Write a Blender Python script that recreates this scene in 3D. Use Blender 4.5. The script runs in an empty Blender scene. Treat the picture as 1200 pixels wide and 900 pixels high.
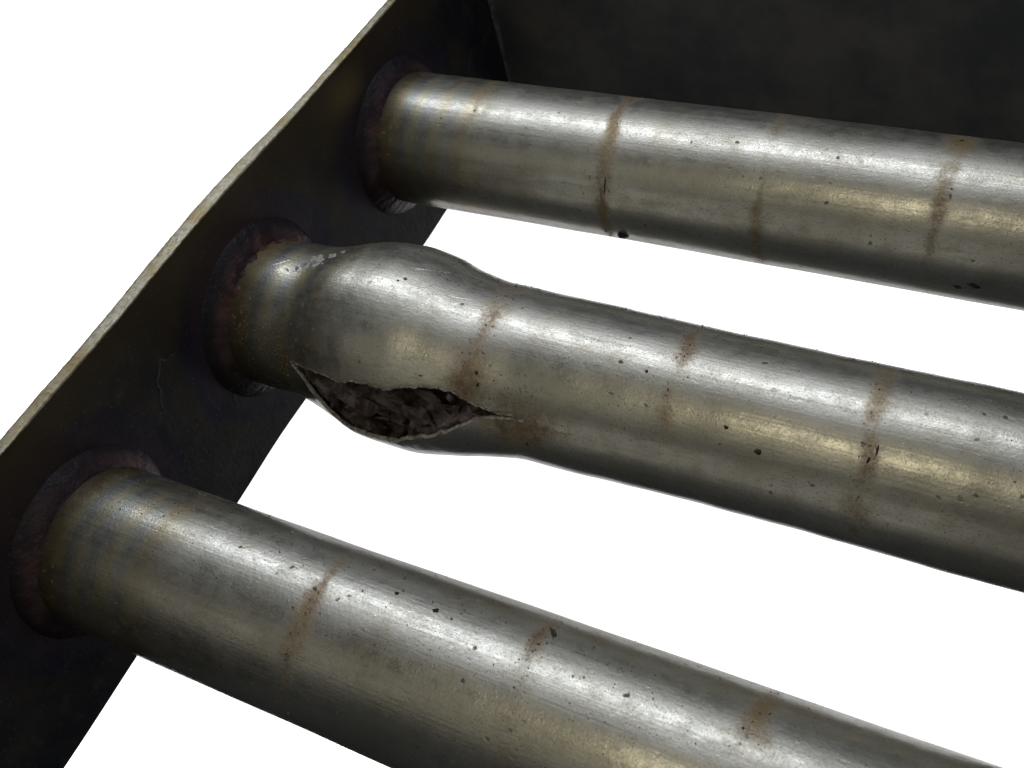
import bpy, bmesh, math, random
import numpy as np
from mathutils import Vector, Matrix, noise

random.seed(7); rng = np.random.default_rng(7)
scene = bpy.context.scene
COL = scene.collection
S = 0.04            # metres per tube diameter: everything below is laid out in tube diameters

# ------------------------------------------------------------------ camera
CAM = np.array([4.87245726, -3.53657879, 5.02459294])
ROT = np.array([[0.87796338, -0.22037988, 0.42498588],
                [0.43321419, 0.74353193, -0.50939743],
                [-0.20372963, 0.63134221, 0.7482655]])
cam_d = bpy.data.cameras.new('camera'); cam = bpy.data.objects.new('camera', cam_d); COL.objects.link(cam)
cam_d.sensor_width = 36; cam_d.lens = 36 * 1278.2 / 1200
cam_d.clip_start = 0.005; cam_d.clip_end = 50
M = Matrix([[*ROT[0], CAM[0] * S], [*ROT[1], CAM[1] * S], [*ROT[2], CAM[2] * S], [0, 0, 0, 1]])
cam.matrix_world = M
scene.camera = cam
cam_d.dof.use_dof = True; cam_d.dof.focus_distance = 6.6 * S; cam_d.dof.aperture_fstop = 48

# ------------------------------------------------------------------ world, exposure, lamps
w = bpy.data.worlds.new('World'); scene.world = w; w.use_nodes = True
w.node_tree.nodes['Background'].inputs[0].default_value = (0.8, 0.88, 1.0, 1)
w.node_tree.nodes['Background'].inputs[1].default_value = 0.035
vs = scene.view_settings
vs.view_transform = 'Standard'; vs.look = 'None'; vs.exposure = 0; vs.gamma = 1; vs.use_curve_mapping = False

def area(name, loc, target, sx, sy, L, col=(1, 1, 1), along=None):
    d = bpy.data.lights.new(name, 'AREA'); d.shape = 'RECTANGLE'; d.size = sx * S; d.size_y = sy * S
    d.color = col; d.energy = L * math.pi * sx * sy * S * S
    o = bpy.data.objects.new(name, d); COL.objects.link(o)
    z = (Vector(loc) - Vector(target)).normalized()
    x = Vector(along or (1, 0, 0)); x = (x - x.dot(z) * z).normalized(); y = z.cross(x)
    m = Matrix((x, y, z)).transposed().to_4x4(); m.translation = Vector(loc) * S
    o.matrix_world = m
    return o

area('strip_lamp', (-1.5, 4.6, 10.5), (2, .5, 0), 15, .75, 14.0, (.88, .93, 1.0), along=(1, -.12, 0))
area('warm_lamp', (3.0, -5.6, 8.6), (4, 0, 0), 2.4, 2.2, 5.0, (1.0, .90, .62))
area('soft_overhead_lamp', (1.0, 6.0, 14), (2.5, 0, 0), 18, 15, .60, (.90, .93, 1.0))
area('soft_front_lamp', (-2.5, -14, 10.5), (1.5, 0, 0), 18, 8, .25, (1.0, .95, .76))

VD = -ROT[:, 2]; RX = ROT[:, 0]; UY = ROT[:, 1]
BD = 34.0
def cs(x, y, d): return tuple(CAM + RX * x + UY * y + VD * d)
for (x, y) in ((23, 0), (-23, 0), (0, 20), (0, -20)):
    al = tuple(UY) if x else tuple(RX)
    area('added_backdrop_lamp', cs(x, y, BD - 9), cs(x * .76, y * .76, BD), 26, 5, 15, (1, 1, 1), along=al)  # added lamps out of view, there only to whiten the added sheet

# ------------------------------------------------------------------ node helpers
class NT:
    def __init__(s, name):
        s.m = bpy.data.materials.new(name); s.m.use_nodes = True
        s.t = s.m.node_tree; s.b = s.t.nodes['Principled BSDF']; s.out = s.t.nodes['Material Output']
        tc = s.t.nodes.new('ShaderNodeTexCoord')
        s.P = s.vmul(tc.outputs['Object'], (1 / S,) * 3)       # object space in tube diameters
    def n(s, kind, **kw):
        x = s.t.nodes.new('ShaderNode' + kind)
        for k, v in kw.items(): setattr(x, k, v)
        return x
    def put(s, sock, v):
        if hasattr(v, 'is_output') or isinstance(v, bpy.types.NodeSocket): s.t.links.new(v, sock)
        elif isinstance(v, (tuple, list)) and sock.type == 'RGBA' and len(v) == 3: sock.default_value = (*v, 1)
        else: sock.default_value = v
    def vmul(s, a, b):
        x = s.n('VectorMath', operation='MULTIPLY'); s.put(x.inputs[0], a); s.put(x.inputs[1], b); return x.outputs[0]
    def vadd(s, a, b):
        x = s.n('VectorMath', operation='ADD'); s.put(x.inputs[0], a); s.put(x.inputs[1], b); return x.outputs[0]
    def math(s, op, a, b=0.0, clamp=False):
        x = s.n('Math', operation=op); x.use_clamp = clamp
        s.put(x.inputs[0], a); s.put(x.inputs[1], b); return x.outputs[0]
    def noise(s, scale, detail=4, rough=.55, vec=None, dist=0.0, out='Fac'):
        x = s.n('TexNoise'); s.put(x.inputs['Vector'], vec or s.P)
        x.inputs['Scale'].default_value = scale; x.inputs['Detail'].default_value = detail
        x.inputs['Roughness'].default_value = rough; x.inputs['Distortion'].default_value = dist
        return x.outputs[out]
    def voro(s, scale, vec=None, rnd=1.0, out='Distance', feature='F1'):
        x = s.n('TexVoronoi', feature=feature); s.put(x.inputs['Vector'], vec or s.P); x.inputs['Scale'].default_value = scale
        x.inputs['Randomness'].default_value = rnd
        return x.outputs[out]
    def mr(s, v, a, b, c=0.0, d=1.0):
        x = s.n('MapRange', interpolation_type='SMOOTHSTEP'); s.put(x.inputs[0], v)
        for i, q in enumerate((a, b, c, d)): x.inputs[i + 1].default_value = q
        return x.outputs[0]
    def mix(s, f, a, b, mode='MIX'):
        x = s.n('Mix', data_type='RGBA', blend_type=mode); s.put(x.inputs[0], f); s.put(x.inputs[6], a); s.put(x.inputs[7], b); return x.outputs[2]
    def mixf(s, f, a, b):
        x = s.n('Mix', data_type='FLOAT'); s.put(x.inputs[0], f); s.put(x.inputs[2], a); s.put(x.inputs[3], b); return x.outputs[0]
    def attr(s, name, out='Fac'):
        x = s.n('Attribute', attribute_name=name); return x.outputs[out]
    def ramp(s, v, stops):
        x = s.n('ValToRGB'); s.put(x.inputs[0], v); cr = x.color_ramp
        while len(cr.elements) < len(stops): cr.elements.new(.5)
        for e, (p, c) in zip(cr.elements, stops): e.position = p; e.color = (*c, 1)
        return x.outputs[0]
    def sep(s, v):
        x = s.n('SeparateXYZ'); s.put(x.inputs[0], v); return x.outputs
    def bump(s, h, dist, strength=1.0, normal=None):
        x = s.n('Bump'); x.inputs['Strength'].default_value = strength; x.inputs['Distance'].default_value = dist * S
        s.put(x.inputs['Height'], h)
        if normal is not None: s.put(x.inputs['Normal'], normal)
        return x.outputs[0]
    def fin(s, col, rough, metal=0.0, normal=None, tint=None, spec=None):
        b = s.b
        s.put(b.inputs['Base Color'], col); s.put(b.inputs['Roughness'], rough); s.put(b.inputs['Metallic'], metal)
        if normal is not None: s.put(b.inputs['Normal'], normal)
        if tint is not None: s.put(b.inputs['Specular Tint'], tint)
        if spec is not None: s.put(b.inputs['Specular IOR Level'], spec)
        return s.m

# ------------------------------------------------------------------ materials
def tube_steel(name):
    t = NT(name)
    x, y, z = t.sep(t.P)
    low = t.noise(1.6, 5)
    streak = t.noise(1.0, 4, .65, vec=t.vmul(t.P, (1.1, 26, 26)))
    streak2 = t.noise(1.0, 3, .6, vec=t.vmul(t.P, (.5, 60, 60)))
    hoop = t.noise(1.0, 3, .6, vec=t.vmul(t.P, (34, 1.5, 1.5)))
    mott = t.noise(9, 6, .65)
    fine = t.noise(55, 3, .6)
    col = t.mix(t.mr(low, .3, .7), (.46, .445, .385), (.60, .585, .53))
    col = t.mix(t.mr(mott, .42, .72, 0, .30), col, (.31, .285, .21))
    col = t.mix(t.mr(streak, .5, .75, 0, .30), col, (.25, .235, .185))
    tiny = t.noise(95, 3, .7); tiny2 = t.noise(1, 4, .7, vec=t.vmul(t.P, (14, 90, 90)))
    col = t.mix(t.mr(tiny, .50, .72, 0, .55), col, (.24, .22, .165))
    col = t.mix(t.mr(tiny2, .55, .75, 0, .45), col, (.27, .25, .20))
    col = t.mix(t.mr(t.noise(3.6, 6, .7), .52, .72, 0, .40), col, (.33, .28, .18))
    # heat colours left by the weld: they depend only on the distance along the tube
    wob = t.math('ADD', x, t.math('MULTIPLY', t.math('SUBTRACT', t.noise(2.2, 3), .5), .10))
    heat = t.ramp(t.math('DIVIDE', wob, 1.1), [(0.0, (.20, .11, .13)), (.085, (.30, .17, .15)), (.15, (.60, .47, .27)), (.225, (.78, .68, .44)), (.29, (.62, .68, .78)),
                  (.37, (.90, .84, .66)), (.44, (.68, .74, .84)), (.54, (.88, .80, .60)), (.64, (.80, .84, .90)), (.73, (.92, .82, .64)), (.82, (.95, .92, .85)), (1.0, (1, 1, 1))])
    col = t.mix(.78, col, heat, 'MULTIPLY')
    # grime and rust, broken up by noise
    rust = t.attr('rust')
    brk = t.math('ADD', t.math('MULTIPLY', t.noise(15, 5, .7), .6), t.math('MULTIPLY', t.noise(75, 3, .6), .4))
    rf = t.mr(t.math('ADD', rust, t.math('MULTIPLY', t.math('SUBTRACT', brk, .5), 2.2)), -.02, 1.2)
    rf = t.math('MULTIPLY', rf, t.mr(rust, .0, .5))
    rcol = t.mix(t.mr(t.noise(30, 3), .3, .7), (.24, .12, .035), (.11, .058, .024))
    rcol = t.mix(t.mr(t.noise(5, 2), .36, .60), rcol, (.25, .16, .05))
    col = t.mix(t.math('MULTIPLY', rf, .8), col, rcol)
    # dark pits and pale grains
    vec = t.vadd(t.P, t.vmul(t.noise(12, 2, out='Color'), (.06, .06, .06)))
    pd = t.voro(20, vec); pick = t.sep(t.voro(20, vec, out='Color'))
    pit = t.math('MULTIPLY', t.mr(pd, .16, .32, 1, 0), t.mr(pick[0], .90, .94))
    pit = t.math('MULTIPLY', pit, t.mr(t.noise(2.4, 3), .38, .62))
    gd = t.voro(46, vec); gp = t.sep(t.voro(46, vec, out='Color'))
    grain = t.math('MULTIPLY', t.mr(gd, .15, .34, 1, 0), t.mr(gp[1], .72, .80))
    col = t.mix(t.math('MULTIPLY', pit, .8), col, (.045, .035, .028))
    col = t.mix(t.math('MULTIPLY', grain, .3), col, (.55, .52, .43))
    fd = t.voro(62); fp = t.sep(t.voro(62, out='Color'))
    pin = t.math('MULTIPLY', t.math('MULTIPLY', t.mr(fd, .15, .35, 1, 0), t.mr(fp[0], .80, .86)), t.mr(t.noise(3.3, 4, .6), .42, .60))
    col = t.mix(t.math('MULTIPLY', pin, .7), col, (.09, .07, .045))
    rough = t.math('ADD', t.mr(mott, .3, .75, .31, .45), t.mr(streak, .4, .75, 0, .08))
    rough = t.math('ADD', rough, t.mr(tiny, .45, .72, 0, .14))
    rough = t.mixf(rf, rough, .55)
    rough = t.mixf(pit, rough, .8)
    metal = t.math('SUBTRACT', .94, t.math('MULTIPLY', t.math('MAXIMUM', t.math('MULTIPLY', rf, .6), pit), .6))
    # relief: drawing lines, ripple, pits, grains
    dent = t.voro(15, t.vadd(t.vmul(t.P, (.8, 1, 1)), t.vmul(t.noise(20, 2, out='Color'), (.09,) * 3)))
    h = t.math('ADD', t.math('MULTIPLY', streak2, .5), t.math('MULTIPLY', fine, .6))
    h = t.math('ADD', h, t.math('MULTIPLY', grain, .22))
    h = t.math('SUBTRACT', h, t.math('MULTIPLY', pit, .9))
    h = t.math('ADD', h, t.math('MULTIPLY', t.mr(dent, .05, .35, 0, .35), t.mr(t.noise(3.1, 3), .4, .65)))
    h = t.math('ADD', h, t.math('MULTIPLY', t.noise(26, 4, .6), .3))
    h = t.math('ADD', h, t.math('MULTIPLY', hoop, .16))
    h = t.math('ADD', h, t.math('MULTIPLY', t.math('MULTIPLY', rf, brk), .9))
    nrm = t.bump(h, .0017, .9)
    nrm = t.bump(t.noise(2.3, 2), .012, .5, nrm)
    b = t.b
    t.put(b.inputs['Coat Weight'], t.math('SUBTRACT', .42, t.math('MULTIPLY', rf, .4), True))
    t.put(b.inputs['Coat Roughness'], t.mr(mott, .3, .75, .13, .24)); b.inputs['Coat IOR'].default_value = 1.6
    t.put(b.inputs['Coat Normal'], nrm)
    return t.fin(col, rough, metal, nrm, tint=(.03, .03, .03))

def weld_mat(name, rusty):
    t = NT(name)
    n = t.noise(3, 4, .6); n2 = t.noise(40, 4)
    col = t.mix(t.mr(n, .35, .66), (.030, .019, .025), (.095, .060, .066))
    col = t.mix(t.mr(t.noise(9, 5, .7), .56 - .08 * rusty, .68 - .02 * rusty), col, (.12, .060, .046))
    x, y, z = t.sep(t.P)
    rad = t.math('SQRT', t.math('ADD', t.math('MULTIPLY', y, y), t.math('MULTIPLY', z, z)))
    col = t.mix(t.mr(t.math('ADD', rad, t.math('MULTIPLY', n, .03)), .56, .63), col, (.022, .019, .026))
    h = t.math('ADD', t.math('MULTIPLY', n2, .6), t.noise(14, 3))
    return t.fin(col, t.mr(n2, .3, .7, .42, .62), .1, t.bump(h, .012, .8), spec=.25)

TUBES = [(1.9567, -.0317), (0.0, 0.0), (-1.9567, -.0670)]      # y, z of the three tube axes
def plate_mat(name, tubes=True):
    t = NT(name)
    x, y, z = t.sep(t.P)
    n = t.noise(1.3, 5, .6); sm = t.noise(6, 6, .7)
    col = t.mix(t.mr(n, .35, .7), (.015, .018, .030), (.055, .048, .040))
    col = t.mix(t.mr(sm, .50, .72, 0, .6), col, (.095, .084, .070))
    if not tubes:
        col = t.mix(t.mr(t.noise(1.6, 5, .6), .3, .7), (.064, .068, .080), (.125, .122, .118))
    if tubes:
        for (ty, tz), k in zip(TUBES, (.7, 1.0, .7)):
            dy = t.math('SUBTRACT', y, ty); dz = t.math('SUBTRACT', z, tz)
            d = t.math('SQRT', t.math('ADD', t.math('MULTIPLY', dy, dy), t.math('MULTIPLY', dz, dz)))
            d = t.math('ADD', d, t.math('MULTIPLY', t.math('SUBTRACT', t.noise(2.5, 3), .5), .22))
            halo = t.ramp(t.mr(d, .5, 1.2), [(0, (.085, .05, .055)), (.2, (.05, .028, .06)), (.40, (.02, .018, .055)), (.62, (.075, .045, .02)), (.8, (.08, .06, .03)), (1, (.025, .024, .026))])
            col = t.mix(t.mr(d, .65, 1.15, k * .75, 0), col, halo)
        # straw coloured spot of heat tint between the far weld and the cut edge
        dy = t.math('SUBTRACT', y, 1.50); dz = t.math('SUBTRACT', z, .74)
        d = t.math('SQRT', t.math('ADD', t.math('MULTIPLY', dy, dy), t.math('MULTIPLY', t.math('MULTIPLY', dz, dz), 2.2)))
        col = t.mix(t.mr(d, .03, .36, .85, 0), col, (.26, .17, .06))
        col = t.mix(t.mr(z, .35, 1.0, 0, .85), col, (.085, .062, .034))
    # pale rubbed specks
    vd = t.voro(24); vp = t.sep(t.voro(24, out='Color'))
    sp = t.math('MULTIPLY', t.mr(vd, .08, .22, 1, 0), t.mr(vp[0], .86, .90))
    col = t.mix(t.math('MULTIPLY', sp, .5), col, (.15, .15, .15))
    scr = t.noise(1, 4, .7, vec=t.vmul(t.P, (3, 40, 5)))
    h = t.math('ADD', t.math('MULTIPLY', t.noise(30, 4), .4), t.math('MULTIPLY', scr, .3))
    h = t.math('ADD', h, t.math('MULTIPLY', t.noise(3, 3), 1.5))
    return t.fin(col, t.mr(sm, .3, .75, .34, .55), 00.0, t.bump(h, .006, .7), spec=.3)

def edge_mat():
    t = NT('sheared_edge')
    n = t.noise(30, 5, .7); l = t.noise(2.5, 3)
    col = t.mix(t.mr(n, .35, .65), (.42, .375, .25), (.68, .64, .52))
    col = t.mix(t.mr(l, .42, .62, 0, .8), col, (.40, .31, .15))
    col = t.mix(t.mr(t.noise(60, 3), .58, .7, 0, .7), col, (.09, .075, .06))
    st = t.noise(1, 4, .7, vec=t.vmul(t.P, (70, 5, 70)))
    h = t.math('ADD', n, st)
    return t.fin(col, t.mr(n, .3, .7, .33, .5), .85, t.bump(h, .008, .9))

def simple(name, a, b, scale, rough=(.5, .8), metal=0.0, bump=.02, spec=None):
    t = NT(name)
    n = t.noise(scale, 5, .65)
    h = t.math('ADD', n, t.math('MULTIPLY', t.noise(scale * 4, 4), .5))
    return t.fin(t.mix(t.mr(n, .32, .68), a, b), t.mr(n, .3, .7, *rough), metal, t.bump(h, bump, .9), spec=spec)

def scale_mat():
    t = NT('rust_scale')
    n = t.noise(9, 6, .7); c = t.noise(4, 4, .6)
    sl = t.attr('lit_tone')
    col = t.mix(t.mr(n, .36, .64), t.mix(sl, (.035, .024, .026), (.13, .10, .105)), t.mix(sl, (.24, .17, .175), (.62, .52, .53)))  # light falling on the lower chunk is put into its paler colour
    col = t.mix(t.mr(c, .50, .68, 0, .8), col, (.15, .075, .048))
    col = t.mix(t.mr(t.noise(60, 3), .62, .72, 0, .6), col, (.35, .30, .30))
    h = t.math('ADD', n, t.math('MULTIPLY', t.noise(38, 5, .7), .6))
    return t.fin(col, .55, .1, t.bump(h, .09, 1.0))

M_TUBE = tube_steel('worn_tube_steel')
M_WELD = weld_mat('weld_scale', 0); M_WELD_RUST = weld_mat('rusty_weld_scale', 1)
M_PLATE = plate_mat('blackened_plate'); M_BACK = plate_mat('blackened_back_plate', False)
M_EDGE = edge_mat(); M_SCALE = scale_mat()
M_LIP = simple('torn_metal', (.34, .31, .26), (.85, .83, .76), 26, (.35, .6), .85, .02)
M_INNER = simple('scaled_bore', (.022, .017, .018), (.07, .05, .048), 10, (.6, .8), 0, .05)
M_SCAB = simple('black_scab', (.012, .010, .010), (.055, .035, .025), 30, (.5, .8), 0, .01)
M_FLAKE = simple('pale_deposit', (.20, .19, .18), (.66, .65, .62), 30, (.6, .85), 0, .02)
M_GRIT = simple('rusty_grit', (.12, .085, .055), (.33, .28, .22), 60, (.6, .9), .1, .005)
M_GOLD = simple('ochre_grit', (.16, .10, .03), (.32, .23, .09), 60, (.5, .8), .3, .005)
M_SCRATCH = simple('bright_scratch', (.6, .58, .5), (.75, .73, .64), 30, (.3, .45), 1.0, .004)
M_SEAM = simple('seam_weld', (.11, .115, .135), (.21, .21, .23), 14, (.4, .6), .4, .02)
M_SHEET = simple('white_sheet', (.90, .90, .90), (.91, .91, .91), 3, (.9, .95), 0, .0)

# ------------------------------------------------------------------ mesh helpers (all take tube diameters)
def mesh_obj(name, V, F, mat, parent=None, smooth=True, attrs=None, origin=(0, 0, 0)):
    me = bpy.data.meshes.new(name)
    V = (np.asarray(V, float)) * S
    me.from_pydata(V.tolist(), [], F if isinstance(F, list) else F.tolist())
    if smooth: me.polygons.foreach_set('use_smooth', [True] * len(me.polygons))
    for k, a in (attrs or {}).items():
        at = me.attributes.new(k, 'FLOAT', 'POINT'); at.data.foreach_set('value', np.asarray(a, np.float32))
    me.materials.append(mat); me.update()
    o = bpy.data.objects.new(name, me); COL.objects.link(o)
    o.location = Vector(origin) * S
    if parent: o.parent = parent
    return o

def grid_faces(nx, ny, wrap=False, flip=False):
    i = np.arange(nx - 1)[:, None]; j = np.arange(ny if wrap else ny - 1)[None, :]
    a = i * ny + j; b = i * ny + (j + 1) % ny; c = (i + 1) * ny + (j + 1) % ny; d = (i + 1) * ny + j
    F = np.stack([a, b, c, d], -1).reshape(-1, 4)
    return F[:, ::-1] if flip else F

def cubic(x, xs, ys):
    """smooth monotone interpolation (PCHIP)"""
    xs = np.asarray(xs, float); ys = np.asarray(ys, float)
    h = np.diff(xs); d = np.diff(ys) / h
    m = np.zeros_like(ys); m[0], m[-1] = d[0], d[-1]
    for i in range(1, len(xs) - 1):
        if d[i - 1] * d[i] > 0:
            w1 = 2 * h[i] + h[i - 1]; w2 = h[i] + 2 * h[i - 1]
            m[i] = (w1 + w2) / (w1 / d[i - 1] + w2 / d[i])
    x = np.clip(x, xs[0], xs[-1]); k = np.clip(np.searchsorted(xs, x) - 1, 0, len(xs) - 2)
    t = (x - xs[k]) / h[k]
    return ((1 + 2 * t) * (1 - t) ** 2 * ys[k] + t * (1 - t) ** 2 * h[k] * m[k] + t * t * (3 - 2 * t) * ys[k + 1] + t * t * (t - 1) * h[k] * m[k + 1])

def wiggle(x, seed, n=7, f0=.6, ratio=1.9):
    """cheap smooth 1-D noise of about unit amplitude"""
    r = np.random.default_rng(seed); out = 0; a = 1.0; tot = 0
    for k in range(n):
        out = out + a * np.sin(2 * np.pi * f0 * ratio ** k * x + r.uniform(0, 6.28)); tot += a * a; a *= .72
    return out / math.sqrt(tot)

def gauss(x, m, s): return np.exp(-((x - m) / s) ** 2)
def adiff(a, b): return (a - b + 180) % 360 - 180

X0, X1 = 0.0, 8.6
def axial():
    return np.concatenate([np.linspace(X0, 3, 300), np.linspace(3, 5.4, 150)[1:], np.linspace(5.4, X1, 40)[1:]])

# rust rings: (x, width, strength, phi centre, phi spread, lean)
RINGS = {
    0: [(.85, .05, .60, 80, 50, .0), (1.95, .055, 1.00, 90, 95, .0), (3.05, .035, .75, 170, 60, .0), (3.02, .05, .80, 72, 28, .0),
        (4.12, .04, .80, 130, 45, .0), (4.13, .07, 1.15, 75, 20, .0), (1.95, .03, 1.05, 180, 50, .0), (3.1, .25, .40, 65, 18, .0)],
    1: [(1.95, .07, .75, 60, 30, .0), (1.95, .11, 1.10, 138, 24, .0), (1.96, .07, .65, 100, 50, .0), (3.13, .035, 1.00, 78, 26, .0), (3.15, .06, .65, 125, 22, .0),
        (4.18, .045, .85, 82, 36, .0), (4.2, .05, .85, 128, 25, .0), (4.2, .05, .60, 165, 30, .0), (2.28, .20, 1.0, 162, 22, .0), (.55, .12, .50, 160, 30, .0),
        (.12, .07, 1.05, 75, 30, .0), (.55, .07, .45, 100, 60, 0)],
    2: [(.80, .07, .40, 70, 50, .0), (1.88, .055, .95, 95, 55, .0), (3.07, .045, 1.00, 62, 22, .0), (3.1, .05, .45, 115, 40, .0), (4.13, .055, 1.00, 60, 26, .0), (1.88, .04, .8, 130, 25, 0),
        (.5, .3, .35, 150, 35, .0)],
}
def rust_attr(k, X, PH):
    r = np.zeros_like(X)
    for i, (x, wd, st, pc, ps, lean) in enumerate(RINGS[k]):
        cx = x + .012 * wiggle(np.radians(PH), 100 * k + i, 4, .25) + .008 * wiggle(np.radians(PH), 31 * k + i, 3, .9)
        w2 = wd * (1 + .35 * wiggle(np.radians(PH), 7 * k + i + 50, 3, .5))
        r = np.maximum(r, st * gauss(X, cx, np.maximum(w2, .02) * 1.35) * gauss(adiff(PH, pc), 0, ps))
    return r

def place(k, x, phi, r=.5):
    y, z = TUBES[k]; a = math.radians(phi)
    return Vector((x, r * math.cos(a), r * math.sin(a)))

# ------------------------------------------------------------------ white sheet added to stand in for the blank cut-out ground
def added_backdrop():
    n = 24; V = []
    for i in range(n + 1):
        for j in range(n + 1):
            u = (i / n * 2 - 1) * 18.5; v = (j / n * 2 - 1) * 14.5
            V.append(cs(u, v, BD + .25 * math.sin(u * .12)))
    o = mesh_obj('added_backdrop', V, grid_faces(n + 1, n + 1), M_SHEET)
    o['kind'] = 'structure'
    o['label'] = 'added plain white sheet standing in for the blank cut-out ground, seen through the gaps between the tubes'
added_backdrop()

# ------------------------------------------------------------------ the tube bundle
root = bpy.data.objects.new('tube_bundle', None); COL.objects.link(root)
root['label'] = 'worn steel tube bundle welded to a blackened plate, middle tube bulged and burst open'
root['category'] = 'tube bundle'

# ---- end plate
PY0, PY1 = -5.6, 3.62
def plate_edges(y):
    top = cubic(y, [-5.6, -1.6, -1.16, 0, 1.25, 2.37, 3.62], [.915, .924, .922, .945, .917, .912, .91])
    thick = cubic(y, [-5.6, -1.9, -1.2, 0, 1.4, 2.4, 3.62], [.085, .08, .09, .105, .07, .068, .07])
    bot = cubic(y, [-5.6, -3.06, -2.27, -1.02, -.3, .3, 1.78, 2.2, 3.62], [-1.10, -1.079, -1.038, -.975, -.93, -.93, -1.03, -1.014, -1.0])
    return top, thick, bot
def end_plate():
    y = np.linspace(PY0, PY1, 700)
    top, th, bot = plate_edges(y)
    burr = .0016 * wiggle(y, 5, 6, 1.1, 2.1) + 0.0012 * rng.normal(size=y.size)
    burr2 = .0018 * wiggle(y, 9, 6, .9, 2.1) + .001 * rng.normal(size=y.size)
    topf = top + burr
    prof = []
    nz = 26
    for q in range(nz):                                   # front face from below up
        f = q / (nz - 1); zz = bot + (topf - .012 - bot) * f
        prof.append(np.stack([0 * y, y, zz], 1))
    back = [np.stack([-th, y, topf - .02], 1), np.stack([-th, y, bot], 1)]
    P = np.stack(prof + back, 0)                          # rows x y
    m = len(P)
    V = P.reshape(-1, 3)
    F = grid_faces(m, y.size)
    F = np.concatenate([F, np.array([[(m - 1) * y.size + j, (m - 1) * y.size + j + 1, j + 1, j] for j in range(y.size - 1)])])
    # leave the top open: the cut edge closes it
    keep = ~((F[:, 0] // y.size == nz - 1) & (F[:, 2] // y.size == nz))
    V = V.tolist(); F = F[keep].tolist()
    F += [[q * y.size for q in range(m)][::-1], [q * y.size + y.size - 1 for q in range(m)]]
    pl = mesh_obj('end_plate', V, F, M_PLATE, root, smooth=False)
    pl['label'] = 'blackened flat end plate with heat tinted halos round the welds'
    # the sheared, bare top edge: a rounded strip with a burr
    rows = [(.0005, -.016), (.006, -.006), (.002, .002)]
    R = [np.stack([a + 0 * y + (.0015 * wiggle(y, 21 + i, 5, 1.1, 1.9) if 0 < i else 0), y, topf + b], 1) for i, (a, b) in enumerate(rows)]
    for f in (.12, .35, .65, .88):
        R.append(np.stack([-th * f, y, topf * (1 - f) + (top + burr2) * f + .004 * math.sin(math.pi * f) + 0.0008 * rng.normal(size=y.size)], 1))
    R.append(np.stack([-th - .001, y, top + burr2 - .006], 1))
    R.append(np.stack([-th - .0015, y, topf - .024], 1))
    P = np.stack(R, 0)
    e = mesh_obj('cut_edge', P.reshape(-1, 3), grid_faces(len(R), y.size), M_EDGE, pl)
    e['label'] = 'bare bright sheared edge of the plate with straw coloured patches'
    return pl
plate = end_plate()

# scratches rubbed into the plate
def sliver(name, pts, wd, h, mat, parent, up):
    """thin raised ridge along 3-D points, up = outward direction"""
    P = [Vector(p) for p in pts]; n = len(P); V = []; F = []
    for i, p in enumerate(P):
        d = (P[min(i + 1, n - 1)] - P[max(i - 1, 0)]).normalized(); u = Vector(up(p)); s_ = d.cross(u).normalized()
        k = wd * max(.12, math.sin(math.pi * (i + .3) / (n - .4)) ** .6)
        V += [p + s_ * k, p + u * h, p - s_ * k]
    for i in range(n - 1):
        a = 3 * i
        F += [[a, a + 1, a + 4, a + 3], [a + 1, a + 2, a + 5, a + 4]]
    return mesh_obj(name, V, F, mat, parent)
M_RUB = simple('rubbed_scratch', (.05, .05, .055), (.16, .16, .16), 30, (.4, .6), .5, .004)
for pts in ([(-.72, .42), (-.80, .40), (-.86, .43), (-.92, .46), (-.96, .44)], [(-.86, .55), (-.90, .47), (-1.0, .36), (-1.06, .22), (-1.08, .12)],
            [(-.20, .78), (-.27, .74), (-.30, .70)], [(-1.45, -.35), (-1.6, -.33), (-1.72, -.36)], [(2.32, .72), (2.36, .66)], [(-.55, -.2), (-.60, -.3), (-.62, -.42)]):
    q = [(0.0005, pts[0][0] + (b - pts[0][0]), c) for b, c in pts]
    fine = []
    for a, b in zip(q, q[1:]):
        for f in (0, .34, .67): fine.append(tuple(np.array(a) * (1 - f) + np.array(b) * f + np.array([0, *rng.normal(size=2) * .006])))
    sliver('scratch', fine, .007, .003, M_RUB, plate, lambda p: (1, 0, 0))

# ---- back plate and the seam in the corner
def back_plate():
    n, m = 90, 20; V = []
    for i in range(n):
        for j in range(m):
            x = X1 * i / (n - 1); z = -1.0 + 1.92 * j / (m - 1)
            V.append((x, 3.60 + .012 * math.sin(x * 1.3 + z) , z))
    nf = len(V)
    F = grid_faces(n, m).tolist()
    V += [(v[0], 3.74, v[2]) for v in V]
    F += [[a + nf for a in f[::-1]] for f in F[:(n - 1) * (m - 1)]]
    ring = [i * m for i in range(n)] + [(n - 1) * m + j for j in range(1, m)] + [i * m + m - 1 for i in range(n - 2, -1, -1)] + [j for j in range(m - 2, 0, -1)]
    for a, b in zip(ring, ring[1:] + ring[:1]): F.append([a, b, b + nf, a + nf])
    o = mesh_obj('back_plate', V, F, M_BACK, root, smooth=False)
    o['label'] = 'dark upright plate closing the far side behind the rear tube'
    return o
back_plate()
def corner_seam():
    zs = np.linspace(-.98, .90, 120); V = []
    prof = 7
    for i, z in enumerate(zs):
        r = .034 + .0012 * math.sin(z * 60) + .004 * float(wiggle(np.array([z]), 3)[0])
        for k in range(prof):
            a = math.pi / 2 * k / (prof - 1)
            b = r * (1 - .25 * math.sin(2 * a))
            V.append((.001 + b * math.cos(a), 3.605 - b * math.sin(a), z))
    o = mesh_obj('corner_weld', V, grid_faces(len(zs), prof), M_SEAM, root)
corner_seam()

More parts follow.
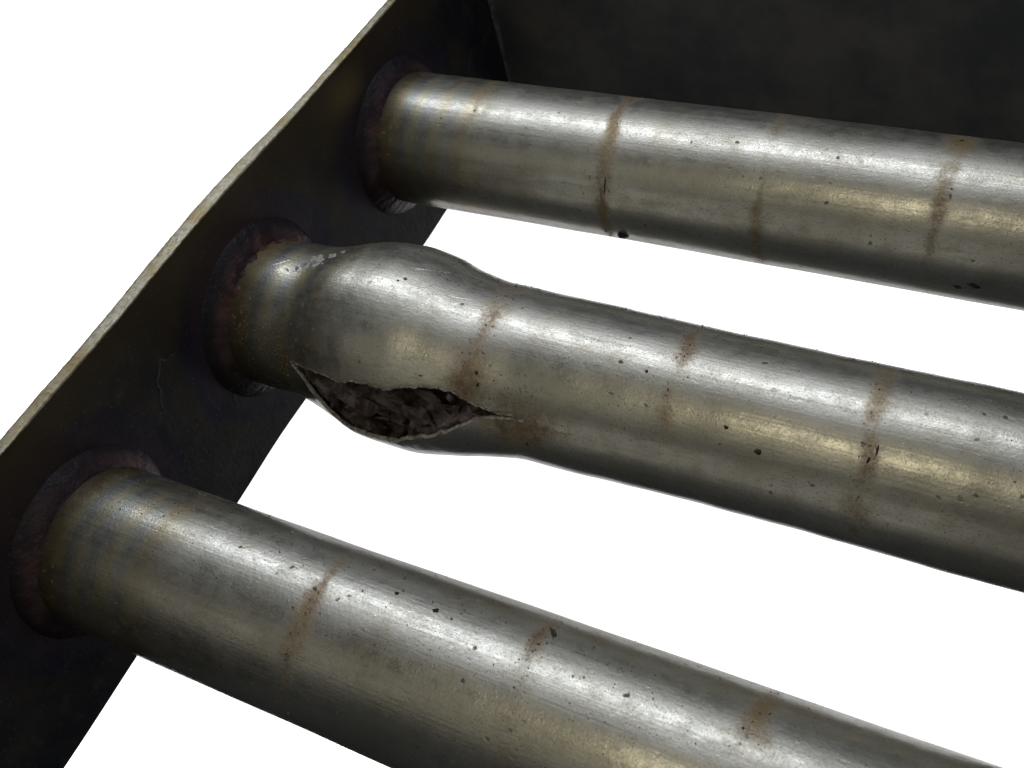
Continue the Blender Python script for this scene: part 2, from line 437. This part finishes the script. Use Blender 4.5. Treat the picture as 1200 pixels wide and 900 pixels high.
# ---- plain tubes
NP = 200
def plain_tube(k, label):
    xs = axial(); ph = np.linspace(0, 360, NP, endpoint=False) - 90
    X, PH = np.meshgrid(xs, ph, indexing='ij'); A = np.radians(PH)
    R = .5 + .0022 * wiggle(X * .6 + k, 60 + k, 4, .35) + .0012 * np.sin(2 * A + X * .8 + k)
    sag = .010 * np.sin(np.pi * np.clip(X / 5, 0, 1.7)) * (1 if k == 0 else -.3)
    V = np.stack([X, R * np.cos(A), R * np.sin(A) + sag], -1)
    rust = rust_attr(k, X, PH).reshape(-1)
    V = V.reshape(-1, 3); n = len(V)
    F = grid_faces(len(xs), NP, True, False).tolist()
    last = n - NP                                       # open far end with wall thickness
    inner = [(X1 - .002, .42 * math.cos(a), .42 * math.sin(a)) for a in np.radians(ph)]
    inner2 = [(X1 - 2.0, .42 * math.cos(a), .42 * math.sin(a)) for a in np.radians(ph)]
    V = np.concatenate([V, np.array(inner), np.array(inner2)])
    for j in range(NP):
        q = (j + 1) % NP
        F.append([last + j, last + q, n + q, n + j]); F.append([n + j, n + q, n + NP + q, n + NP + j])
    F.append([n + NP + j for j in range(NP)])
    rust = np.concatenate([rust, np.full(2 * NP, .8)])
    y, z = TUBES[k]
    o = mesh_obj('tube', V, F, M_TUBE, root, attrs={'rust': rust}, origin=(0, y, z))
    o['label'] = label
    return o
tube_a = plain_tube(0, 'straight intact steel tube nearest the back plate')
tube_c = plain_tube(2, 'straight intact steel tube in front of the burst one')

# ---- the burst tube
TOPX = [-.1, .10, .41, .59, .79, 1.0, 1.20, 1.39, 1.63, 1.86, 2.08, 2.31, 3.14, 3.9, 9]
TOPR = [.50, .50, .512, .533, .577, .633, .645, .618, .556, .522, .518, .511, .501, .497, .497]
BOTX = [-.1, .0, .45, .72, .99, 1.15, 1.42, 1.73, 2.04, 2.25, 2.45, 3.2, 3.9, 9]
BOTR = [.515, .515, .516, .565, .640, .667, .670, .622, .553, .524, .520, .499, .491, .493]
UPX = [.66, .78, .95, 1.08, 1.30, 1.44, 1.66, 1.81, 1.92, 2.04, 2.18, 2.32]
UPP = [158, 156, 155, 155.5, 153, 152, 149, 147.5, 151, 154, 156.2, 157.5]
LOX = [.66, .76, .84, .90, .98, 1.09, 1.2, 1.34, 1.5, 1.70, 1.93, 2.08, 2.19, 2.32]
LOP = [158, 165, 173, 178, 184, 189, 190, 189, 186, 180, 168, 160, 158.3, 157.6]
SX0, SX1 = .66, 2.32
def burst_R(X, PH):
    wt = .5 - .5 * np.cos(np.radians(PH - 40))
    R = cubic(X, TOPX, TOPR) * (1 - wt) + cubic(X, BOTX, BOTR) * wt
    A = np.radians(PH)
    R = R + .0025 * wiggle(X + .3, 77, 4, .5) + .004 * np.sin(3 * A + 2.2 * X) * gauss(X, 1.2, .6)
    R = R + (-.020 * gauss(X, .55, .11) + .014 * gauss(X, .82, .12)) * gauss(adiff(PH, 100), 0, 50)          # neck where the swelling starts
    return R
def lips(x):
    inside = np.clip((x - SX0) / .05, 0, 1) * np.clip((SX1 - x) / .05, 0, 1)
    jag = (.85 * wiggle(x, 13, 6, 1.6, 1.9) + .18 * wiggle(x, 14, 4, 9, 1.7)) * inside
    jag2 = (.9 * wiggle(x, 15, 6, 1.3, 1.9) + .4 * wiggle(x, 16, 4, 8, 1.7)) * inside
    up = cubic(x, UPX, UPP) + jag
    lo = cubic(x, LOX, LOP) + jag2 * np.clip((x - .75) / .2, 0, 1)
    out = (x <= SX0) | (x >= SX1)
    up = np.where(out, 158, up); lo = np.where(out, 158, np.maximum(lo, up))
    return up, lo
def burst_grid(xs, ncol, dr=0.0):
    u = np.linspace(0, 1, ncol)
    u = u + .06 * np.sin(2 * np.pi * u) * -1                       # denser by the slit
    up, lo = lips(xs)
    X = np.repeat(xs[:, None], ncol, 1)
    th = 158 + 360 * u[None, :]
    fl = np.clip(1 - (th - 158) / 95, 0, 1); fl = fl * fl * (3 - 2 * fl)
    fu = np.clip(1 - (518 - th) / 60, 0, 1); fu = fu * fu * (3 - 2 * fu)
    PH = th + (lo[:, None] - 158) * fl + (up[:, None] - 158) * fu
    R = burst_R(X, PH) + dr
    # lips curl: lower one peels outwards a little, upper one is drawn thin
    gap = np.clip((lo - up) / 34, 0, 1)[:, None]
    R = R + .022 * gap * np.exp(-((PH - lo[:, None]) / 10) ** 2) + .006 * gap * np.exp(-((up[:, None] + 360 - PH) / 6) ** 2)
    A = np.radians(PH)
    return X, PH, R, np.stack([X, R * np.cos(A), R * np.sin(A)], -1)
def burst_tube():
    xs = np.concatenate([np.linspace(0, .6, 70), np.linspace(.6, 2.3, 260)[1:], np.linspace(2.3, 5.4, 230)[1:], np.linspace(5.4, X1, 40)[1:]])
    nc = 240
    X, PH, R, V = burst_grid(xs, nc)
    rust = rust_attr(1, X, PH)
    up, lo = lips(xs)
    gap = (lo - up)[:, None] > 1
    d = np.minimum(np.abs(PH - lo[:, None]), np.abs(up[:, None] + 360 - PH))
    rust = np.maximum(rust, np.where(gap, .75 * np.exp(-(d / 3.0) ** 2), 0)).reshape(-1)
    F = grid_faces(len(xs), nc).tolist()
    Vl = V.reshape(-1, 3); n = len(Vl)
    ringv = np.array([(X1 - .002, .42 * math.cos(a), .42 * math.sin(a)) for a in np.radians(PH[-1])])
    Vl = np.concatenate([Vl, ringv])
    last = n - nc
    for j in range(nc - 1): F.append([last + j, last + j + 1, n + j + 1, n + j])
    rust = np.concatenate([rust, np.full(nc, .8)])
    t = mesh_obj('tube', Vl, F, M_TUBE, root, attrs={'rust': rust}, origin=(0, *TUBES[1]))
    t['label'] = 'middle steel tube swollen near the plate and split open along its side'
    # weld the closed stretches of the seam
    bm = bmesh.new(); bm.from_mesh(t.data)
    bmesh.ops.remove_doubles(bm, verts=bm.verts, dist=1e-6)
    bm.to_mesh(t.data); bm.free()
    # bore (inner wall): same outline, thinner, scaled and lumpy
    xi = np.linspace(.05, 3.6, 260); ni = 150
    Xi, PHi, Ri, Vi = burst_grid(xi, ni, -.024)
    Vi = Vi.reshape(-1, 3)
    ui, li = lips(xi)
    dl = np.minimum(np.abs(PHi - li[:, None]), np.abs(ui[:, None] + 360 - PHi)).reshape(-1)
    for i in range(len(Vi)):
        p = Vector(Vi[i]); q = noise.fractal(p * 6, .9, 2.1, 5) * .03 * min(1, dl[i] / 12)
        rr = math.hypot(p.y, p.z); Vi[i, 1:] *= (rr - abs(q)) / rr
    mesh_obj('bore', Vi, grid_faces(len(xi), ni, flip=True), M_INNER, t)['label'] = 'dark scaled inner wall of the burst tube'
    # torn edge closing the wall thickness along the slit
    xr = np.linspace(SX0 - .004, SX1 + .004, 240); Vr = []; Fr = []
    for side in (0, 1):
        _, _, _, Vo = burst_grid(xr, 240); _, _, _, Vn = burst_grid(xr, 240, -.024)
        base = len(Vr); col = 0 if side == 0 else -1
        for i in range(len(xr)):
            o = Vo[i, col]; q = Vn[i, col]
            c1 = o + (np.array([0, o[1], o[2]]) / np.hypot(o[1], o[2])) * (.003 + .0012 * rng.normal())
            mid = o * .5 + q * .5
            tang = np.array([0, -o[2], o[1]]) / np.hypot(o[1], o[2]) * (-1 if side == 0 else 1)
            mid = mid + tang * (.004 + .002 * rng.normal())
            out = o - tang * .012 + np.array([0, o[1], o[2]]) * .004
            Vr += [out.tolist(), c1.tolist(), mid.tolist(), q.tolist()]
        for i in range(len(xr) - 1):
            for k in range(3):
                a = base + 4 * i + k; f = [a, a + 1, a + 5, a + 4]
                Fr.append(f if side else f[::-1])
    mesh_obj('torn_edge', Vr, Fr, M_LIP, t)['label'] = 'thin bright ragged edge of the split'
    # scale deposit packed behind the slit
    xd = np.linspace(.5, 2.35, 260); pd = np.linspace(132, 226, 190); Vd = []; lit_tone = []
    for x in xd:
        for a in pd:
            R = float(burst_R(np.array([x]), np.array([a]))[0])
            mid = math.exp(-((x - 1.42) / .62) ** 2)
            pc = float(np.interp(x, [.6, .8, 1.0, 1.15, 1.35, 1.5, 1.7, 2.0], [158, 164, 171, 175, 179, 181, 176, 165])) + 2.5 * math.sin(9 * x) + 1.5 * math.sin(23 * x + 1)
            low = 1 / (1 + math.exp(-(a - pc) / .7))                                    # layer left against the lower lip; also drives its painted lit tone
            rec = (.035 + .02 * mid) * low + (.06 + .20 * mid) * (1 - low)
            rec += .05 * mid * math.exp(-((a - pc) / 1.3) ** 2)                         # fracture between the two layers
            p = Vector((x, a * .0096, 0))
            q = noise.fractal(p * 7, .8, 2.1, 6) * .032 + noise.fractal(p * 22, .7, 2.1, 4) * .018
            dd, pts_ = noise.voronoi(Vector((x * 2.6 + .4, a * .032, .3)) + noise.noise_vector(p * 6) * .25)
            cr = dd[1] - dd[0]
            q += -.10 * math.exp(-(cr / .07) ** 2) + .08 * (noise.cell(pts_[0] * 9.7) - .5)
            r = R - rec + q * .9
            r = min(r, R - .022)
            lit_tone.append(low)
            b = math.radians(a)
            Vd.append((x, r * math.cos(b), r * math.sin(b)))
    mesh_obj('scale_deposit', Vd, grid_faces(len(xd), len(pd)), M_SCALE, t, attrs={'lit_tone': lit_tone})['label'] = 'cracked purple brown scale packed inside the split'
    # broken plates of scale lying on the deposit along the lower lip
    for i in range(26):
        x = rng.uniform(.86, 2.02); a0 = float(np.interp(x, LOX, LOP)); u0 = float(np.interp(x, UPX, UPP))
        a = a0 - abs(rng.normal(0, .38)) * (a0 - u0) + 2
        sz = rng.uniform(.03, .075) * (1 if x < 1.75 else .6)
        R = float(burst_R(np.array([x]), np.array([a]))[0]) - rng.uniform(.05, .10)
        b = math.radians(a); c = Vector((x, R * math.cos(b), R * math.sin(b)))
        nrm = (Vector((0, c.y, c.z)).normalized() + Vector(rng.normal(size=3) * .38)).normalized()
        q = nrm.to_track_quat('Z', 'Y').to_matrix()
        bm = bmesh.new()
        for _ in range(13):
            bm.verts.new(c + q @ Vector((rng.normal() * sz * 1.1, rng.normal() * sz * .6, rng.uniform(-.5, .5) * sz * .55)))
        h_ = bmesh.ops.convex_hull(bm, input=bm.verts)
        bmesh.ops.delete(bm, geom=[v for v in bm.verts if not v.link_faces], context='VERTS')
        bm.verts.index_update()
        mesh_obj('scale_flake', [v.co[:] for v in bm.verts], [[v.index for v in f.verts] for f in bm.faces], M_SCALE, t, smooth=False,
                 attrs={'lit_tone': np.full(len(bm.verts), rng.uniform(.2, 1))})
        bm.free()
    return t
tube_b = burst_tube()
TB = [tube_a, tube_b, tube_c]

# ---- welds
def weld(k):
    n, m = 260, 12
    ry = [.625, .64, .615][k]; rx = [.115, .12, .115][k]
    V = []
    ph = np.linspace(0, 2 * np.pi, n, endpoint=False)
    w1 = .003 * np.array([noise.fractal(Vector((math.cos(a) * 2.2, math.sin(a) * 2.2, k * 5)), .8, 2, 4) for a in ph])
    for i, a in enumerate(ph):
        rip = .001 * math.sin(34 * a + 1.5 * math.sin(5 * a))
        for j in range(m):
            f = j / (m - 1) * math.pi / 2
            # convex bead between the plate (x=0) and the tube wall
            bx = (rx + w1[i] * 1.6 + rip) * math.sin(f) ** 1.7; br = (ry - .495 + w1[i] * 2 + rip) * math.cos(f) ** 1.7
            lump = .004 * noise.fractal(Vector((math.cos(a) * 4 + bx * 4, math.sin(a) * 4, br * 4 + k)), .6, 2, 3)
            r = .494 + br + lump * math.sin(2 * f)
            V.append((-.003 + bx + lump * math.sin(2 * f), r * math.cos(a), r * math.sin(a)))
    o = mesh_obj('weld_bead', V, [f for f in (grid_faces(n, m).tolist())] + [[(n - 1) * m + j, (n - 1) * m + j + 1, j + 1, j] for j in range(m - 1)], M_WELD_RUST if k == 1 else M_WELD, TB[k])
    return o
for k in range(3): weld(k)

# ---- small lumps, scabs, flakes laid on the tubes
def lump(name, k, x, phi, ln, wd, h, mat, ang=0.0, seed=0, r=None, label=None):
    """flattened irregular lump on the tube wall; ln along the axis before turning by ang"""
    nr, na = 5, 16; V = []; F = []
    ca, sa = math.cos(ang), math.sin(ang)
    for i in range(nr + 1):
        q = i / nr
        for j in range(na):
            b = 2 * math.pi * j / na
            e = 1 + .45 * noise.fractal(Vector((math.cos(b) * 1.4, math.sin(b) * 1.4, seed * 3.7)), .8, 2, 3)
            du, dv = ln * q * e * math.cos(b), wd * q * e * math.sin(b)
            du, dv = du * ca - dv * sa, du * sa + dv * ca
            hh = h * (1 - q ** 2) * (1 + .6 * noise.noise(Vector((du * 40, dv * 40, seed)))) - .002 * q
            px = x + du; pp = phi + math.degrees(dv / .5)
            R = (r or (.5 if k != 1 else float(burst_R(np.array([px]), np.array([pp]))[0]))) + hh
            a = math.radians(pp); V.append((px, R * math.cos(a), R * math.sin(a)))
    for i in range(nr):
        for j in range(na):
            F.append([i * na + j, (i + 1) * na + j, (i + 1) * na + (j + 1) % na, i * na + (j + 1) % na])
    o = mesh_obj(name, V, F, mat, TB[k])
    if label: o['label'] = label
    return o

lump('scab', 0, .98, 64, .075, .018, .012, M_SCAB, .25, 1)
lump('scab', 0, .87, 108, .035, .008, .006, M_SCAB, .7, 2); lump('scab', 0, .875, 107, .030, .008, .006, M_SCAB, -.8, 3)
lump('scab', 0, .62, 118, .012, .010, .006, M_SCAB, 0, 5)
lump('drip', 0, 2.05, -156, .050, .035, .020, M_SCAB, 0, 6, label='black bead of dirt hanging under the rear tube')
lump('scab', 0, 4.39, 187, .045, .030, .010, M_SCAB, .4, 7); lump('scab', 0, 4.30, 192, .03, .025, .01, M_SCAB, .4, 8)
lump('scab', 0, 3.32, 78, .05, .012, .006, M_SCAB, .1, 9); lump('scab', 0, 4.13, 72, .022, .05, .008, M_SCAB, .2, 10)
lump('scab', 0, 1.98, 152, .010, .09, .006, M_SCAB, 0, 12)
lump('scab', 1, 3.48, 129, .016, .012, .008, M_SCAB, .2, 13); lump('scab', 1, 3.67, 139, .020, .017, .010, M_SCAB, 0, 14)
lump('scab', 1, 1.34, 92, .010, .008, .006, M_SCAB, 0, 15); lump('scab', 1, 2.98, 107, .012, .012, .006, M_SCAB, 0, 16)
lump('scab', 1, 2.00, 133, .014, .012, .008, M_SCAB, .5, 17); lump('scab', 1, 2.02, 140, .010, .014, .008, M_SCAB, .5, 18)
lump('scab', 1, 4.24, 121, .008, .028, .006, M_SCAB, 0, 19); lump('scab', 1, 4.21, 128, .007, .024, .006, M_SCAB, .2, 20)
lump('scab', 2, 2.28, 70, .012, .012, .005, M_SCAB, 0, 21); lump('scab', 2, 2.52, 72, .016, .014, .006, M_SCAB, 0, 22)
lump('scab', 2, 3.1, 57, .05, .014, .006, M_SCAB, .9, 23)
lump('flake', 1, .60, 79, .095, .060, .004, M_FLAKE, .6, 31, label='pale grey crust stuck on the neck of the burst tube')
for i, (fx, fp, fl, fw) in enumerate(((.70, 66, .06, .03), (.53, 75, .06, .035), (.49, 80, .03, .018), (.76, 62, .035, .02), (.62, 77, .04, .02), (.58, 64, .045, .03), (.44, 84, .02, .012), (.68, 75, .018, .012))):
    lump('flake', 1, fx, fp + 9, fl, fw, .0035, M_FLAKE, .6, 33 + i)
for i in range(5): lump('rust_blister', 1, .10 + .03 * rng.random(), 62 + 14 * i, .03 + .02 * rng.random(), .03 + .03 * rng.random(), .012, M_WELD_RUST, 0, 40 + i)

def tube_sliver(k, x0, p0, x1, p1, wd=.006):
    pts = []
    for i in range(9):
        f = i / 8; x = x0 + (x1 - x0) * f; ph = p0 + (p1 - p0) * f + .4 * math.sin(f * 3)
        R = .5 if k != 1 else float(burst_R(np.array([x]), np.array([ph]))[0])
        a = math.radians(ph); pts.append((x, (R + .0006) * math.cos(a), (R + .0006) * math.sin(a)))
    sliver('scratch', pts, wd, .0022, M_SCRATCH, TB[k], lambda p: Vector((0, p.y, p.z)).normalized())
for a in ((1, 1.38, 80, 1.56, 70, .006), (1, 1.47, 93, 1.55, 84, .004), (1, 1.62, 90, 1.80, 86, .006), (1, .30, 92, .40, 83, .008),
          (0, 3.86, 141, 4.0, 139, .003), (0, 4.62, 150, 4.75, 140, .005)): tube_sliver(*a)

# ---- loose grit along the tubes, tiny and uncountable
ICO_V = []; ICO_F = []
bm = bmesh.new(); bmesh.ops.create_icosphere(bm, subdivisions=1, radius=1)
ICO_V = np.array([v.co[:] for v in bm.verts]); ICO_F = [[v.index for v in f.verts] for f in bm.faces]; bm.free()
def grit(name, k, samples, mat):
    V = []; F = []
    for (x, ph, r) in samples:
        R = .5 if k != 1 else float(burst_R(np.array([x]), np.array([ph]))[0])
        a = math.radians(ph); c = np.array([x, (R + r * .2) * math.cos(a), (R + r * .2) * math.sin(a)])
        sc = rng.uniform(.6, 1.3, 3) * r; b = len(V)
        V += (ICO_V * sc * (1 + .2 * rng.normal(size=(len(ICO_V), 1))) + c).tolist()
        F += [[i + b for i in f] for f in ICO_F]
    o = mesh_obj(name, V, F, mat, TB[k], smooth=False); o['kind'] = 'stuff'
    return o
for k in range(3):
    s1 = [(rng.uniform(.1, 5.2), rng.normal(56, 14), abs(rng.normal(.0022, .0014)) + .0008) for _ in range(300)]
    s1 += [(rng.uniform(.1, 5.2), rng.uniform(60, 190), abs(rng.normal(.0018, .001)) + .0008) for _ in range(320)]
    for (x, wd, st, pc, ps, _) in RINGS[k]:
        s1 += [(x + rng.normal() * wd * .6, pc + rng.normal() * ps * .6, abs(rng.normal(.0024, .0015)) + .001) for _ in range(int(26 * st))]
    grit('grit', k, s1, M_GRIT)
grit('ochre_grit', 1, [(abs(rng.normal(.45, .16)) , rng.normal(147, 14), abs(rng.normal(.0022, .0013)) + .0008) for _ in range(300)] +
     [(rng.normal(2.2, .14), rng.normal(155, 14), abs(rng.normal(.0022, .0013)) + .0008) for _ in range(240)], M_GOLD)
